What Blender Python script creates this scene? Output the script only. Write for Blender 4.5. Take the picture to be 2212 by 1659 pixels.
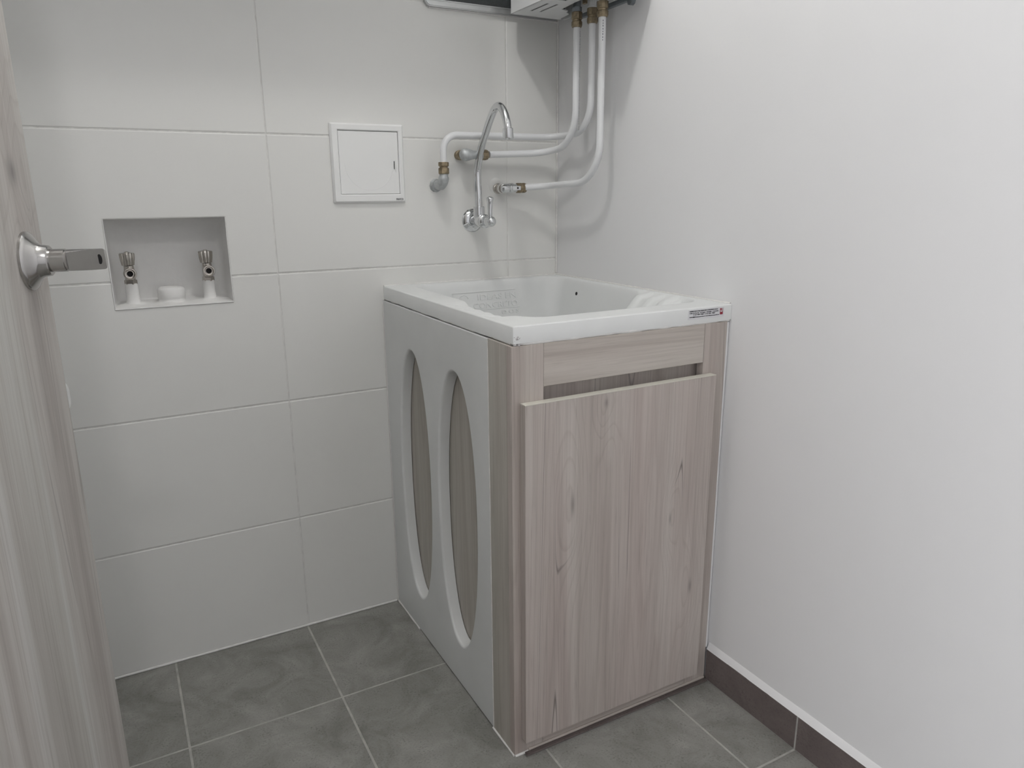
import bpy, bmesh, math, random
from mathutils import Vector, Matrix, noise

random.seed(4)
sc = bpy.context.scene
for o in list(bpy.data.objects):
    bpy.data.objects.remove(o)
C = sc.collection

# ------------------------------------------------------------------ camera
W, H, FPX = 2212, 1659, 1576.8
cam_d = bpy.data.cameras.new('camera')
cam_d.sensor_width = 36.0
cam_d.sensor_fit = 'HORIZONTAL'
cam_d.lens = FPX / W * 36.0
cam_d.clip_start = 0.01
cam = bpy.data.objects.new('camera', cam_d)
C.objects.link(cam)
yaw, pit, rol = 0.499, -0.2551, -0.0082
f = Vector((math.sin(yaw)*math.cos(pit), math.cos(yaw)*math.cos(pit), math.sin(pit)))
r = Vector((math.cos(yaw), -math.sin(yaw), 0))
u = r.cross(f)
r2 = r*math.cos(rol) + u*math.sin(rol)
u2 = u*math.cos(rol) - r*math.sin(rol)
m = Matrix((r2, u2, -f)).transposed().to_4x4()
m.translation = Vector((-1.0757, -1.7133, 1.0708))
cam.matrix_world = m
sc.camera = cam

# ------------------------------------------------------------------ world, lamps, exposure
wd = bpy.data.worlds.new('world')
sc.world = wd
wd.use_nodes = True
wd.node_tree.nodes['Background'].inputs[0].default_value = (0.8, 0.85, 0.9, 1)
wd.node_tree.nodes['Background'].inputs[1].default_value = 0.05

def lamp(name, loc, watts, radius, col):
    d = bpy.data.lights.new(name, 'POINT')
    d.energy = watts
    d.shadow_soft_size = radius
    d.color = col
    o = bpy.data.objects.new(name, d)
    o.location = loc
    C.objects.link(o)
    return o
L1 = (-0.66, -0.648, 2.20)
L2 = (-1.25, -2.50, 2.58)
lamp('laundry_bulb_light', L1, 9.9, 0.036, (1.0, 0.99, 0.965))
lamp('hall_fill_light', L2, 14.5, 0.06, (1.0, 0.975, 0.965))  # added, unseen hall lamp that lifts the dim lower back wall
# soft fill, as daylight from an assumed, unseen side window (opening in wall_hall_left)
WY0, WY1, WZ0, WZ1 = -2.65, -1.46, 0.12, 2.05
d = bpy.data.lights.new('hall_window_fill', 'AREA')
d.shape = 'RECTANGLE'
d.size, d.size_y = WZ1-WZ0, WY1-WY0
d.energy = 31.0
d.color = (0.955, 0.96, 1.0)
o = bpy.data.objects.new('hall_window_fill', d)
o.location = (-2.47, (WY0+WY1)/2, (WZ0+WZ1)/2)
o.rotation_euler = (0, -math.pi/2, 0)
C.objects.link(o)
vs = sc.view_settings
vs.view_transform = 'Standard'
vs.look = 'None'
vs.gamma = 1.0
vs.use_curve_mapping = False
vs.exposure = -0.03

# ------------------------------------------------------------------ materials
def new_mat(name):
    mt = bpy.data.materials.new(name)
    mt.use_nodes = True
    nt = mt.node_tree
    return mt, nt, nt.nodes['Principled BSDF']

def N(nt, kind, **kw):
    n = nt.nodes.new(kind)
    for k, v in kw.items():
        setattr(n, k, v)
    return n

def coords(nt, scale=(1, 1, 1), loc=(0, 0, 0)):
    tc = N(nt, 'ShaderNodeTexCoord')
    mp = N(nt, 'ShaderNodeMapping')
    mp.inputs['Scale'].default_value = scale
    mp.inputs['Location'].default_value = loc
    nt.links.new(tc.outputs['Object'], mp.inputs['Vector'])
    return mp.outputs['Vector']

def noise_n(nt, vec, scale, detail=3.0, rough=0.55, dist=0.0):
    n = N(nt, 'ShaderNodeTexNoise')
    n.inputs['Scale'].default_value = scale
    n.inputs['Detail'].default_value = detail
    n.inputs['Roughness'].default_value = rough
    n.inputs['Distortion'].default_value = dist
    nt.links.new(vec, n.inputs['Vector'])
    return n.outputs['Fac']

def ramp(nt, fac, stops):
    rp = N(nt, 'ShaderNodeValToRGB')
    el = rp.color_ramp.elements
    while len(el) < len(stops):
        el.new(0.5)
    for e, (p, c) in zip(el, stops):
        e.position = p
        e.color = (c[0], c[1], c[2], 1)
    nt.links.new(fac, rp.inputs['Fac'])
    return rp.outputs['Color']

def mixc(nt, fac, a, b, mode='MIX'):
    mx = N(nt, 'ShaderNodeMix', data_type='RGBA', blend_type=mode)
    for sock, v in ((mx.inputs[0], fac), (mx.inputs[6], a), (mx.inputs[7], b)):
        if isinstance(v, (int, float)):
            sock.default_value = v
        elif isinstance(v, tuple):
            sock.default_value = (v[0], v[1], v[2], 1)
        else:
            nt.links.new(v, sock)
    return mx.outputs[2]

def math_n(nt, op, a, b=0.0, clamp=False):
    mn = N(nt, 'ShaderNodeMath', operation=op, use_clamp=clamp)
    for i, v in enumerate((a, b)):
        if isinstance(v, (int, float)):
            mn.inputs[i].default_value = v
        else:
            nt.links.new(v, mn.inputs[i])
    return mn.outputs[0]

def bump(nt, bs, height, strength, dist):
    b = N(nt, 'ShaderNodeBump')
    b.inputs['Strength'].default_value = strength
    b.inputs['Distance'].default_value = dist
    nt.links.new(height, b.inputs['Height'])
    nt.links.new(b.outputs['Normal'], bs.inputs['Normal'])

def plain(name, col, rough=0.5, metal=0.0, var=0.0, vscale=20.0, bstr=0.0, spec=0.5):
    mt, nt, bs = new_mat(name)
    bs.inputs['Roughness'].default_value = rough
    bs.inputs['Metallic'].default_value = metal
    bs.inputs['Specular IOR Level'].default_value = spec
    v = coords(nt)
    n = noise_n(nt, v, vscale, 4.0)
    lo = tuple(max(0, c*(1-var)) for c in col)
    hi = tuple(min(1, c*(1+var)) for c in col)
    nt.links.new(ramp(nt, n, [(0.3, lo), (0.7, hi)]), bs.inputs['Base Color'])
    if bstr:
        bump(nt, bs, n, bstr, 0.002)
    return mt

def wood(name, dark, mid, light, axis='z', seed=0.0, line=0.55, knots=()):
    """laminate grain along one local axis; knots: (across, along, half width, half height) in local coordinates"""
    mt, nt, bs = new_mat(name)
    def sc3(a, b):
        return {'z': (a, a, b), 'x': (b, a, a)}[axis]
    lc = (seed, seed*1.7, seed*0.6)
    fine = noise_n(nt, coords(nt, sc3(260, 4.5), lc), 1.0, 5.0, 0.65)
    pore = noise_n(nt, coords(nt, sc3(420, 16.0), lc), 1.0, 2.0, 0.5)
    broad = noise_n(nt, coords(nt, sc3(17, 0.9), lc), 1.0, 3.0, 0.5, 0.9)
    tone = noise_n(nt, coords(nt, sc3(11, 0.35), (seed+9, 2, 4)), 1.0, 1.0, 0.4)
    cont = noise_n(nt, coords(nt, sc3(11, 0.42), lc), 1.0, 1.4, 0.4, 0.25)
    mask = noise_n(nt, coords(nt, sc3(9, 2.1), (seed+3, 1, 7)), 1.0, 2.0)
    kmask = None
    if knots:
        tc = N(nt, 'ShaderNodeTexCoord')
        sp_ = N(nt, 'ShaderNodeSeparateXYZ')
        nt.links.new(tc.outputs['Object'], sp_.inputs[0])
        across, along = (sp_.outputs[0], sp_.outputs[2]) if axis == 'z' else (sp_.outputs[2], sp_.outputs[0])
        for (ka, kl, ra, rl) in knots:
            dx = math_n(nt, 'DIVIDE', math_n(nt, 'SUBTRACT', across, ka), ra)
            dz = math_n(nt, 'DIVIDE', math_n(nt, 'SUBTRACT', along, kl), rl)
            d2 = math_n(nt, 'ADD', math_n(nt, 'MULTIPLY', dx, dx), math_n(nt, 'MULTIPLY', dz, dz))
            wide = math_n(nt, 'POWER', 2.718, math_n(nt, 'MULTIPLY', d2, -0.045))
            core = math_n(nt, 'POWER', 2.718, math_n(nt, 'MULTIPLY', d2, -2.2))
            cont = math_n(nt, 'ADD', cont, math_n(nt, 'MULTIPLY', wide, 0.26))
            kmask = core if kmask is None else math_n(nt, 'MAXIMUM', kmask, core)
    base = ramp(nt, broad, [(0.28, dark), (0.5, mid), (0.72, light)])
    tn = ramp(nt, tone, [(0.34, (1.008, 0.998, 0.996)), (0.5, (1, 1, 1)), (0.64, (0.985, 1.0, 0.993))])
    col = mixc(nt, 1.0, base, tn, 'MULTIPLY')
    fib = ramp(nt, fine, [(0.3, (0.80, 0.79, 0.78)), (0.52, (1, 1, 1)), (0.78, (1.09, 1.09, 1.09))])
    col = mixc(nt, 0.65, col, fib, 'MULTIPLY')
    pr = ramp(nt, pore, [(0.27, (0.72, 0.70, 0.69)), (0.38, (1, 1, 1))])
    col = mixc(nt, 0.4, col, pr, 'MULTIPLY')
    fr = math_n(nt, 'FRACT', math_n(nt, 'MULTIPLY', cont, 15.0))
    ring = ramp(nt, fr, [(0.0, (0.84, 0.82, 0.81)), (0.22, (1, 1, 1)), (0.9, (1.02, 1.02, 1.02)), (1.0, (0.86, 0.84, 0.83))])
    col = mixc(nt, 0.55, col, ring, 'MULTIPLY')
    ab = math_n(nt, 'ABSOLUTE', math_n(nt, 'SUBTRACT', math_n(nt, 'FRACT', math_n(nt, 'MULTIPLY', cont, 5.0)), 0.5))
    crack = math_n(nt, 'SUBTRACT', 1.0, math_n(nt, 'MULTIPLY', ab, 46.0), True)
    mk = ramp(nt, mask, [(0.50, (0, 0, 0)), (0.57, (1, 1, 1))])
    cm = math_n(nt, 'MULTIPLY', math_n(nt, 'MULTIPLY', crack, mk), line)
    col = mixc(nt, cm, col, tuple(c*0.30 for c in dark))
    if kmask is not None:
        kf = math_n(nt, 'MULTIPLY', math_n(nt, 'MULTIPLY', kmask, fine), 1.1, True)
        col = mixc(nt, kf, col, tuple(c*0.40 for c in dark))
    nt.links.new(col, bs.inputs['Base Color'])
    bs.inputs['Roughness'].default_value = 0.5
    bs.inputs['Specular IOR Level'].default_value = 0.35
    bump(nt, bs, fine, 0.08, 0.001)
    return mt

def floor_tile_mat(name, c0, c1, c2, sc_=1.0):
    mt, nt, bs = new_mat(name)
    tc = N(nt, 'ShaderNodeTexCoord')
    oi = N(nt, 'ShaderNodeObjectInfo')
    ad = N(nt, 'ShaderNodeVectorMath', operation='MULTIPLY_ADD')
    nt.links.new(tc.outputs['Object'], ad.inputs[0])
    ad.inputs[1].default_value = (1, 1, 1)
    cb = N(nt, 'ShaderNodeCombineXYZ')
    rm = math_n(nt, 'MULTIPLY', oi.outputs['Random'], 37.0)
    nt.links.new(rm, cb.inputs[0]); nt.links.new(rm, cb.inputs[1])
    nt.links.new(cb.outputs[0], ad.inputs[2])
    v = ad.outputs[0]
    cloud = noise_n(nt, v, 9.0*sc_, 5.0, 0.65, 0.8)
    grit = noise_n(nt, v, 240.0, 3.0, 0.7)
    patch = noise_n(nt, v, 26.0, 4.0, 0.7, 0.4)
    col = ramp(nt, cloud, [(0.3, c0), (0.52, c1), (0.72, c2)])
    g = ramp(nt, grit, [(0.32, (0.42, 0.42, 0.42)), (0.47, (1, 1, 1)), (0.72, (1.15, 1.15, 1.15))])
    pm = ramp(nt, patch, [(0.45, (0, 0, 0)), (0.65, (1, 1, 1))])
    col = mixc(nt, math_n(nt, 'ADD', math_n(nt, 'MULTIPLY', pm, 0.6), 0.25), col, g, 'MULTIPLY')
    nt.links.new(col, bs.inputs['Base Color'])
    bs.inputs['Roughness'].default_value = 0.55
    bs.inputs['Specular IOR Level'].default_value = 0.35
    bump(nt, bs, grit, 0.05, 0.001)
    return mt

M = {}
M['tile'] = plain('glazed_white_tile', (0.80, 0.80, 0.775), 0.16, 0, 0.012, 3.0)
M['grout_w'] = plain('white_grout', (0.74, 0.735, 0.71), 0.8, 0, 0.12, 60.0, 0.2)
M['paint'] = plain('white_wall_paint', (0.81, 0.809, 0.812), 0.7, 0, 0.01, 2.0, 0.0, 0.3)
M['ceil'] = plain('ceiling_paint', (0.89, 0.89, 0.88), 0.8)
M['plaster'] = plain('white_plaster', (0.82, 0.815, 0.80), 0.8, 0, 0.012, 60.0, 0.35)
M['caulk'] = plain('white_caulk', (0.80, 0.79, 0.77), 0.5, 0, 0.06, 90.0, 0.3)
M['floor_tile'] = floor_tile_mat('grey_stone_tile', (0.195, 0.192, 0.176), (0.272, 0.269, 0.250), (0.345, 0.340, 0.320))
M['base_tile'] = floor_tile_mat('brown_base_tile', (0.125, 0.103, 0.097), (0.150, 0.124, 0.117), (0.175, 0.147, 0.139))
M['grout_f'] = plain('grey_floor_grout', (0.43, 0.42, 0.395), 0.85, 0, 0.2, 30.0)
M['wood'] = wood('taupe_laminate', (0.433, 0.375, 0.343), (0.533, 0.479, 0.441), (0.614, 0.563, 0.517), 'z', 0.0)
M['wood_door'] = wood('taupe_laminate_front', (0.433, 0.373, 0.343), (0.527, 0.472, 0.437), (0.590, 0.543, 0.504), 'z', 5.3, 0.8, [(-0.134, 0.516, 0.007, 0.030), (-0.064, 0.701, 0.006, 0.014), (0.165, 0.265, 0.006, 0.024), (0.101, 0.434, 0.004, 0.018)])
M['wood_x'] = wood('taupe_laminate_crosswise', (0.452, 0.401, 0.365), (0.539, 0.491, 0.447), (0.602, 0.556, 0.510), 'x', 2.2, 0.45)
M['wood_side'] = wood('grey_laminate', (0.432, 0.402, 0.360), (0.504, 0.474, 0.426), (0.564, 0.534, 0.492), 'z', 8.0, 0.35)
M['lit_edge'] = plain('lit_laminate_edge', (0.66, 0.64, 0.57), 0.5)  # paler wood: light from above put into the door's top edge
M['wood_leaf'] = wood('pale_grey_door_laminate', (0.403, 0.375, 0.353), (0.515, 0.493, 0.465), (0.594, 0.582, 0.560), 'z', 11.0, 0.5, [(-0.014, 1.10, 0.005, 0.02)])
M['concrete'] = plain('white_cast_concrete', (0.775, 0.788, 0.782), 0.45, 0, 0.02, 12.0, 0.03)
M['plastic'] = plain('white_plastic', (0.88, 0.885, 0.875), 0.35, 0, 0.0, 5.0)
M['pipe'] = plain('white_pipe_plastic', (0.80, 0.81, 0.82), 0.28, 0, 0.0, 5.0)
M['enamel'] = plain('white_enamel_steel', (0.86, 0.87, 0.87), 0.3, 0, 0.0, 5.0)
M['chrome'] = plain('chrome', (0.70, 0.71, 0.72), 0.06, 1.0, 0.02, 8.0)
M['satin'] = plain('satin_steel', (0.50, 0.49, 0.48), 0.18, 1.0, 0.06, 40.0)
M['nickel'] = plain('nickel_plate', (0.52, 0.49, 0.45), 0.22, 1.0, 0.1, 60.0)
M['galv'] = plain('galvanised_iron', (0.50, 0.52, 0.525), 0.48, 0.6, 0.16, 90.0, 0.15)
M['brass'] = plain('aged_brass', (0.30, 0.245, 0.165), 0.42, 0.85, 0.35, 110.0, 0.1)
M['greymetal'] = plain('grey_sheet_metal', (0.30, 0.33, 0.35), 0.4, 0.6, 0.08, 30.0)
M['alum'] = plain('aluminium_frame', (0.60, 0.61, 0.61), 0.35, 0.7, 0.04, 20.0)
M['screen'] = plain('dark_grey_screen', (0.055, 0.06, 0.063), 0.5, 0, 0.25, 500.0)
M['dark'] = plain('black_void', (0.012, 0.012, 0.013), 0.7)
M['ink'] = plain('black_ink', (0.02, 0.02, 0.025), 0.6)
M['red'] = plain('dark_red_ink', (0.30, 0.02, 0.04), 0.5)
M['sticker'] = plain('white_label_film', (0.74, 0.74, 0.76), 0.35)
M['mark'] = plain('grey_pipe_print', (0.10, 0.11, 0.13), 0.6)
M['mortar'] = plain('rough_grey_mortar', (0.50, 0.48, 0.48), 0.9, 0, 0.45, 220.0, 0.6)

# ------------------------------------------------------------------ helpers
OFF = {}
def thing(name, label, cat, loc=(0, 0, 0), group=None):
    o = bpy.data.objects.new(name, None)
    o.empty_display_size = 0.05
    C.objects.link(o)
    o.location = loc
    o['label'] = label
    o['category'] = cat
    if group:
        o['group'] = group
    OFF[o.name] = Vector(loc)
    return o

def structure(name, label=None, loc=(0, 0, 0)):
    o = bpy.data.objects.new(name, None)
    C.objects.link(o)
    o.location = loc
    o['kind'] = 'structure'
    if label:
        o['label'] = label
    OFF[o.name] = Vector(loc)
    return o

def obj(name, bm, mat, parent=None, smooth=None, label=None):
    """bm in world coordinates -> one mesh object"""
    bmesh.ops.recalc_face_normals(bm, faces=bm.faces[:])
    off = OFF[parent.name] if parent else Vector((0, 0, 0))
    if off.length:
        bmesh.ops.translate(bm, verts=bm.verts[:], vec=-off)
    me = bpy.data.meshes.new(name)
    bm.to_mesh(me)
    bm.free()
    me.materials.append(mat if not isinstance(mat, str) else M[mat])
    o = bpy.data.objects.new(name, me)
    C.objects.link(o)
    if parent:
        o.parent = parent
    OFF[o.name] = off
    if smooth is not None:
        me.polygons.foreach_set('use_smooth', [True]*len(me.polygons))
        me.set_sharp_from_angle(angle=math.radians(smooth))
    if label:
        o['label'] = label
    return o

def add_box(bm, x0, x1, y0, y1, z0, z1, bev=0.0, seg=1):
    b = bmesh.new()
    bmesh.ops.create_cube(b, size=1.0)
    for v in b.verts:
        v.co = Vector(((x0+x1)/2 + v.co.x*(x1-x0), (y0+y1)/2 + v.co.y*(y1-y0), (z0+z1)/2 + v.co.z*(z1-z0)))
    if bev:
        bmesh.ops.bevel(b, geom=b.edges[:], offset=bev, segments=seg, affect='EDGES', profile=0.5)
    merge(bm, b)

def merge(bm, b, mat=None):
    if mat is not None:
        bmesh.ops.transform(b, matrix=mat, verts=b.verts[:])
    mp = {}
    for v in b.verts:
        mp[v] = bm.verts.new(v.co)
    for fc in b.faces:
        try:
            bm.faces.new([mp[v] for v in fc.verts])
        except ValueError:
            pass
    b.free()

def box(x0, x1, y0, y1, z0, z1, bev=0.0, seg=1):
    bm = bmesh.new()
    add_box(bm, x0, x1, y0, y1, z0, z1, bev, seg)
    return bm

def frame_of(d):
    d = Vector(d).normalized()
    a = Vector((0, 0, 1)) if abs(d.z) < 0.9 else Vector((1, 0, 0))
    x = a.cross(d).normalized()
    y = d.cross(x)
    return x, y, d

def add_lathe(bm, base, axis, prof, seg=28, rot=0.0):
    """prof: list of (distance along axis, radius)"""
    x, y, d = frame_of(axis)
    base = Vector(base)
    rings = []
    for s, rad in prof:
        if rad < 1e-6:
            rings.append([bm.verts.new(base + d*s)])
        else:
            rings.append([bm.verts.new(base + d*s + (x*math.cos(rot+2*math.pi*i/seg) + y*math.sin(rot+2*math.pi*i/seg))*rad) for i in range(seg)])
    for a, b in zip(rings, rings[1:]):
        for i in range(seg):
            j = (i+1) % seg
            if len(a) == 1 and len(b) == 1:
                continue
            if len(a) == 1:
                bm.faces.new((a[0], b[j], b[i]))
            elif len(b) == 1:
                bm.faces.new((a[i], a[j], b[0]))
            else:
                bm.faces.new((a[i], a[j], b[j], b[i]))
    for rg in (rings[0], rings[-1]):
        if len(rg) > 2:
            bm.faces.new(rg)

def lathe(base, axis, prof, seg=28, rot=0.0):
    bm = bmesh.new()
    add_lathe(bm, base, axis, prof, seg, rot)
    return bm

def fillet(pts, rads, n=10):
    pts = [Vector(p) for p in pts]
    out = [pts[0]]
    for i in range(1, len(pts)-1):
        a, b, c = pts[i-1], pts[i], pts[i+1]
        rd = rads[i-1]
        d1 = (a-b).normalized(); d2 = (c-b).normalized()
        ang = d1.angle(d2)
        if rd <= 0 or ang > 3.1:
            out.append(b); continue
        t = min(rd/math.tan(ang/2), (a-b).length*0.95, (c-b).length*0.95)
        p0, p2 = b+d1*t, b+d2*t
        rr = t*math.tan(ang/2)
        ctr = b + (d1+d2).normalized()*(rr/math.sin(ang/2))
        v0, v2 = p0-ctr, p2-ctr
        tot = v0.angle(v2)
        for k in range(n+1):
            s = k/n
            out.append(ctr + (v0*math.sin((1-s)*tot) + v2*math.sin(s*tot))/math.sin(tot))
    out.append(pts[-1])
    return out

def add_tube(bm, pts, rad, seg=16, caps=True, squash=None):
    pts = [Vector(p) for p in pts]
    n = len(pts)
    rads = rad if isinstance(rad, (list, tuple)) else [rad]*n
    tang = []
    for i in range(n):
        t = (pts[min(i+1, n-1)] - pts[max(i-1, 0)]).normalized()
        tang.append(t)
    x, y, d = frame_of(tang[0])
    rings = []
    for i in range(n):
        if i:
            q = tang[i-1].rotation_difference(tang[i])
            x = q @ x
        x = (x - tang[i]*x.dot(tang[i])).normalized()
        y = tang[i].cross(x)
        rings.append([bm.verts.new(pts[i] + (x*math.cos(2*math.pi*k/seg) + y*math.sin(2*math.pi*k/seg))*rads[i]) for k in range(seg)])
    for a, b in zip(rings, rings[1:]):
        for k in range(seg):
            j = (k+1) % seg
            bm.faces.new((a[k], a[j], b[j], b[k]))
    if caps:
        bm.faces.new(rings[0]); bm.faces.new(rings[-1])

def tube(pts, rad, seg=16):
    bm = bmesh.new()
    add_tube(bm, pts, rad, seg)
    return bm

def smooth_curve(pts, n=8):
    pts = [Vector(p) for p in pts]
    out = []
    for i in range(len(pts)-1):
        p0 = pts[max(i-1, 0)]; p1 = pts[i]; p2 = pts[i+1]; p3 = pts[min(i+2, len(pts)-1)]
        for k in range(n):
            t = k/n
            out.append(0.5*((2*p1) + (p2-p0)*t + (2*p0-5*p1+4*p2-p3)*t*t + (3*p1-p0-3*p2+p3)*t**3))
    out.append(pts[-1])
    return out

def add_plate(bm, loops, mp, d0, d1, inset=0.0):
    """flat plate: loops[0] outer, others holes (2-D), mp(a, b, d) -> point; d0 is the face side"""
    def cap(d, lps):
        b = bmesh.new()
        vs_, es = [], []
        for lp in lps:
            vv = [b.verts.new(mp(a, c, d)) for a, c in lp]
            vs_.append(vv)
            for i in range(len(vv)):
                es.append(b.edges.new((vv[i], vv[(i+1) % len(vv)])))
        bmesh.ops.triangle_fill(b, use_beauty=True, use_dissolve=False, edges=es)
        merge(bm, b)
    cap(d0, loops)
    cap(d1, loops)
    for lp in loops:
        a = [bm.verts.new(mp(p, q, d0)) for p, q in lp]
        b = [bm.verts.new(mp(p, q, d1)) for p, q in lp]
        for i in range(len(lp)):
            j = (i+1) % len(lp)
            bm.faces.new((a[i], a[j], b[j], b[i]))
    bmesh.ops.remove_doubles(bm, verts=bm.verts[:], dist=1e-6)

def rrect(x0, x1, y0, y1, rd, n=6):
    out = []
    for cx, cy, a0 in ((x1-rd, y1-rd, 0), (x0+rd, y1-rd, 90), (x0+rd, y0+rd, 180), (x1-rd, y0+rd, 270)):
        for k in range(n+1):
            a = math.radians(a0 + 90*k/n)
            out.append((cx+rd*math.cos(a), cy+rd*math.sin(a)))
    return out

def bevelled_prism(poly, mp, d0, d1, bev):
    """solid from polygon; edges of the face at d0 chamfered"""
    bm = bmesh.new()
    a = [bm.verts.new(mp(p, q, d0)) for p, q in poly]
    b = [bm.verts.new(mp(p, q, d1)) for p, q in poly]
    fr = bm.faces.new(a)
    bm.faces.new(b[::-1])
    n = len(poly)
    for i in range(n):
        j = (i+1) % n
        bm.faces.new((a[i], b[i], b[j], a[j]))
    bmesh.ops.recalc_face_normals(bm, faces=bm.faces[:])
    bmesh.ops.bevel(bm, geom=list(fr.edges), offset=bev, segments=2, affect='EDGES', profile=0.5)
    return bm

def bead(name, pts, rad, parent, mat='caulk', jit=0.35, step=0.012, seg=7):
    full = []
    pts = [Vector(p) for p in pts]
    for a, b in zip(pts, pts[1:]):
        n = max(2, int((b-a).length/step))
        for k in range(n):
            full.append(a.lerp(b, k/n))
    full.append(pts[-1])
    rads = [rad*(1+jit*noise.noise(p*45.0+Vector((rad*900, 3, 1)))) for p in full]
    bm = bmesh.new()
    add_tube(bm, full, rads, seg)
    return obj(name, bm, mat, parent, smooth=70)

def text_bm(body, size, xf, extrude=0.0002, align='LEFT', width=None, bevel=0.0):
    cu = bpy.data.curves.new('txt', 'FONT')
    cu.body = body
    cu.size = size
    cu.extrude = extrude
    cu.bevel_depth = bevel
    cu.align_x = align
    cu.resolution_u = 3
    o = bpy.data.objects.new('txt', cu)
    C.objects.link(o)
    dg = bpy.context.evaluated_depsgraph_get()
    dg.update()
    me = bpy.data.meshes.new_from_object(o.evaluated_get(dg))
    bm = bmesh.new()
    bm.from_mesh(me)
    bpy.data.objects.remove(o)
    bpy.data.curves.remove(cu)
    bpy.data.meshes.remove(me)
    if width and bm.verts:
        xs = [v.co.x for v in bm.verts]
        k = width/(max(xs)-min(xs))
        for v in bm.verts:
            v.co.x *= k
    bmesh.ops.transform(bm, matrix=xf, verts=bm.verts[:])
    return bm
def face_y(x, y, z):          # lettering that faces -y
    return Matrix.Translation((x, y, z)) @ Matrix.Rotation(math.radians(90), 4, 'X')

XZ = lambda a, b, d: Vector((a, d, b))       # wall facing -y
XY = lambda a, b, d: Vector((a, b, d))
YZ = lambda a, b, d: Vector((d, a, b))

# ------------------------------------------------------------------ setting: floor
CEIL, HALLC = 2.30, 2.70
LX = -1.36                                   # laundry's left wall
FRONT = -1.30                                # plane of the doorway
HX0, HY0 = -2.4, -3.7                        # hall extent
fl = obj('floor', box(HX0, 0.0, HY0, 0.0, -0.05, -0.0007), 'grout_f')
fl['kind'] = 'structure'
fxs = [-1.0578 + 0.3114*k for k in range(-5, 4)] + [0.0]
fys = [0.0, -0.3161] + [-0.3161-0.5938*k for k in range(1, 6)] + [HY0]
fxs = [HX0] + [x for x in fxs if x > HX0+0.02]
for i in range(len(fxs)-1):
    for j in range(len(fys)-1):
        g = 0.0022
        x0, x1, y1, y0 = fxs[i]+g, fxs[i+1]-g, fys[j]-g, fys[j+1]+g
        bm = bevelled_prism([(x0, y0), (x1, y0), (x1, y1), (x0, y1)], XY, 0.0, -0.006, 0.0009)
        obj('floor_tile', bm, 'floor_tile', fl)

# ------------------------------------------------------------------ setting: back wall, niche, tiles
NX0, NX1, NZ0, NZ1 = -1.0765, -0.8440, 0.8440, 1.0270
wb = bmesh.new()
add_plate(wb, [[(LX, 0), (0.0, 0), (0.0, CEIL), (LX, CEIL)], [(NX0, NZ0), (NX1, NZ0), (NX1, NZ1), (NX0, NZ1)]], XZ, 0.0012, 0.12)
wall = obj('wall_back', wb, 'grout_w')
wall['kind'] = 'structure'
J = -0.7429; TL = 0.5919
txs = [LX, J-TL, J, J+TL, 0.0]
for i in range(4):
    for k in range(8):
        g = 0.0011
        x0, x1, z0, z1 = txs[i]+0.0005, txs[i+1]-0.0005, 0.3*k+g, min(0.3*(k+1), CEIL)-g
        if i == 3:
            x1 = -0.0015
        if k == 0:
            z0 = 0.004
        poly = [(x0, z0), (x1, z0), (x1, z1), (x0, z1)]
        if i == 1 and k == 2:
            poly = [(x0, z0), (x1, z0), (x1, z1), (NX1, z1), (NX1, NZ0), (NX0, NZ0), (NX0, z1), (x0, z1)]
        if i == 1 and k == 3:
            poly = [(x0, z0), (NX0, z0), (NX0, NZ1), (NX1, NZ1), (NX1, z0), (x1, z0), (x1, z1), (x0, z1)]
        obj('wall_tile', bevelled_prism(poly, XZ, 0.0, 0.008, 0.0022), 'tile', wall)
# niche lining with a rounded, hand-plastered inside
ND = 0.088
nb = bmesh.new()
rows = []
for y, ins, rd in ((0.0006, 0.0, 0.002), (0.02, 0.001, 0.004), (0.06, 0.003, 0.012), (0.078, 0.006, 0.018), (ND, 0.016, 0.02)):
    lp = rrect(NX0+ins, NX1-ins, NZ0+ins*0.6, NZ1-ins, rd, 5)
    rows.append([nb.verts.new((a, y, b)) for a, b in lp])
for a, b in zip(rows, rows[1:]):
    for i in range(len(a)):
        j = (i+1) % len(a)
        nb.faces.new((a[i], a[j], b[j], b[i]))
nb.faces.new(rows[-1])
o = obj('niche_lining', nb, 'plaster', wall, smooth=50)
# uneven mortar fillet lying on the niche bottom
nf = bmesh.new()
nx, ny = 46, 10
g = [[None]*(ny+1) for _ in range(nx+1)]
for i in range(nx+1):
    for j in range(ny+1):
        x = NX0+0.0005+(NX1-NX0-0.001)*i/nx; y = 0.001+(ND-0.008)*j/ny
        h = 0.0025+0.004*(j/ny)**2 + 0.0022*noise.noise(Vector((x*55, y*60, 2)))
        for px in (-1.040, -0.886, -0.965):
            dd = math.hypot(x-px, (y-0.04))
            h += 0.007*math.exp(-(dd/0.022)**2)
        g[i][j] = nf.verts.new((x, y, NZ0+0.0005+max(h*min(1, j*0.5+0.3), 0.0006)))
for i in range(nx):
    for j in range(ny):
        nf.faces.new((g[i][j], g[i+1][j], g[i+1][j+1], g[i][j+1]))
obj('mortar_fillet', nf, 'plaster', wall, smooth=60)
# raised lip of mortar on the niche edge
bead('niche_edge_bead', [(NX0, -0.0005, NZ0), (NX1, -0.0005, NZ0)], 0.0016, wall, 'plaster', 0.5)
bead('niche_edge_bead', [(NX0, 0.0, NZ1), (NX0, 0.0, NZ0)], 0.0010, wall, 'plaster', 0.8)
bead('niche_edge_bead', [(NX1, 0.0, NZ1), (NX1, 0.0, NZ0)], 0.0008, wall, 'plaster', 0.8)
bead('floor_joint_bead', [(LX, -0.0015, 0.0025), (-0.505, -0.0015, 0.0025)], 0.0032, wall, 'caulk', 0.25, 0.02)

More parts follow.
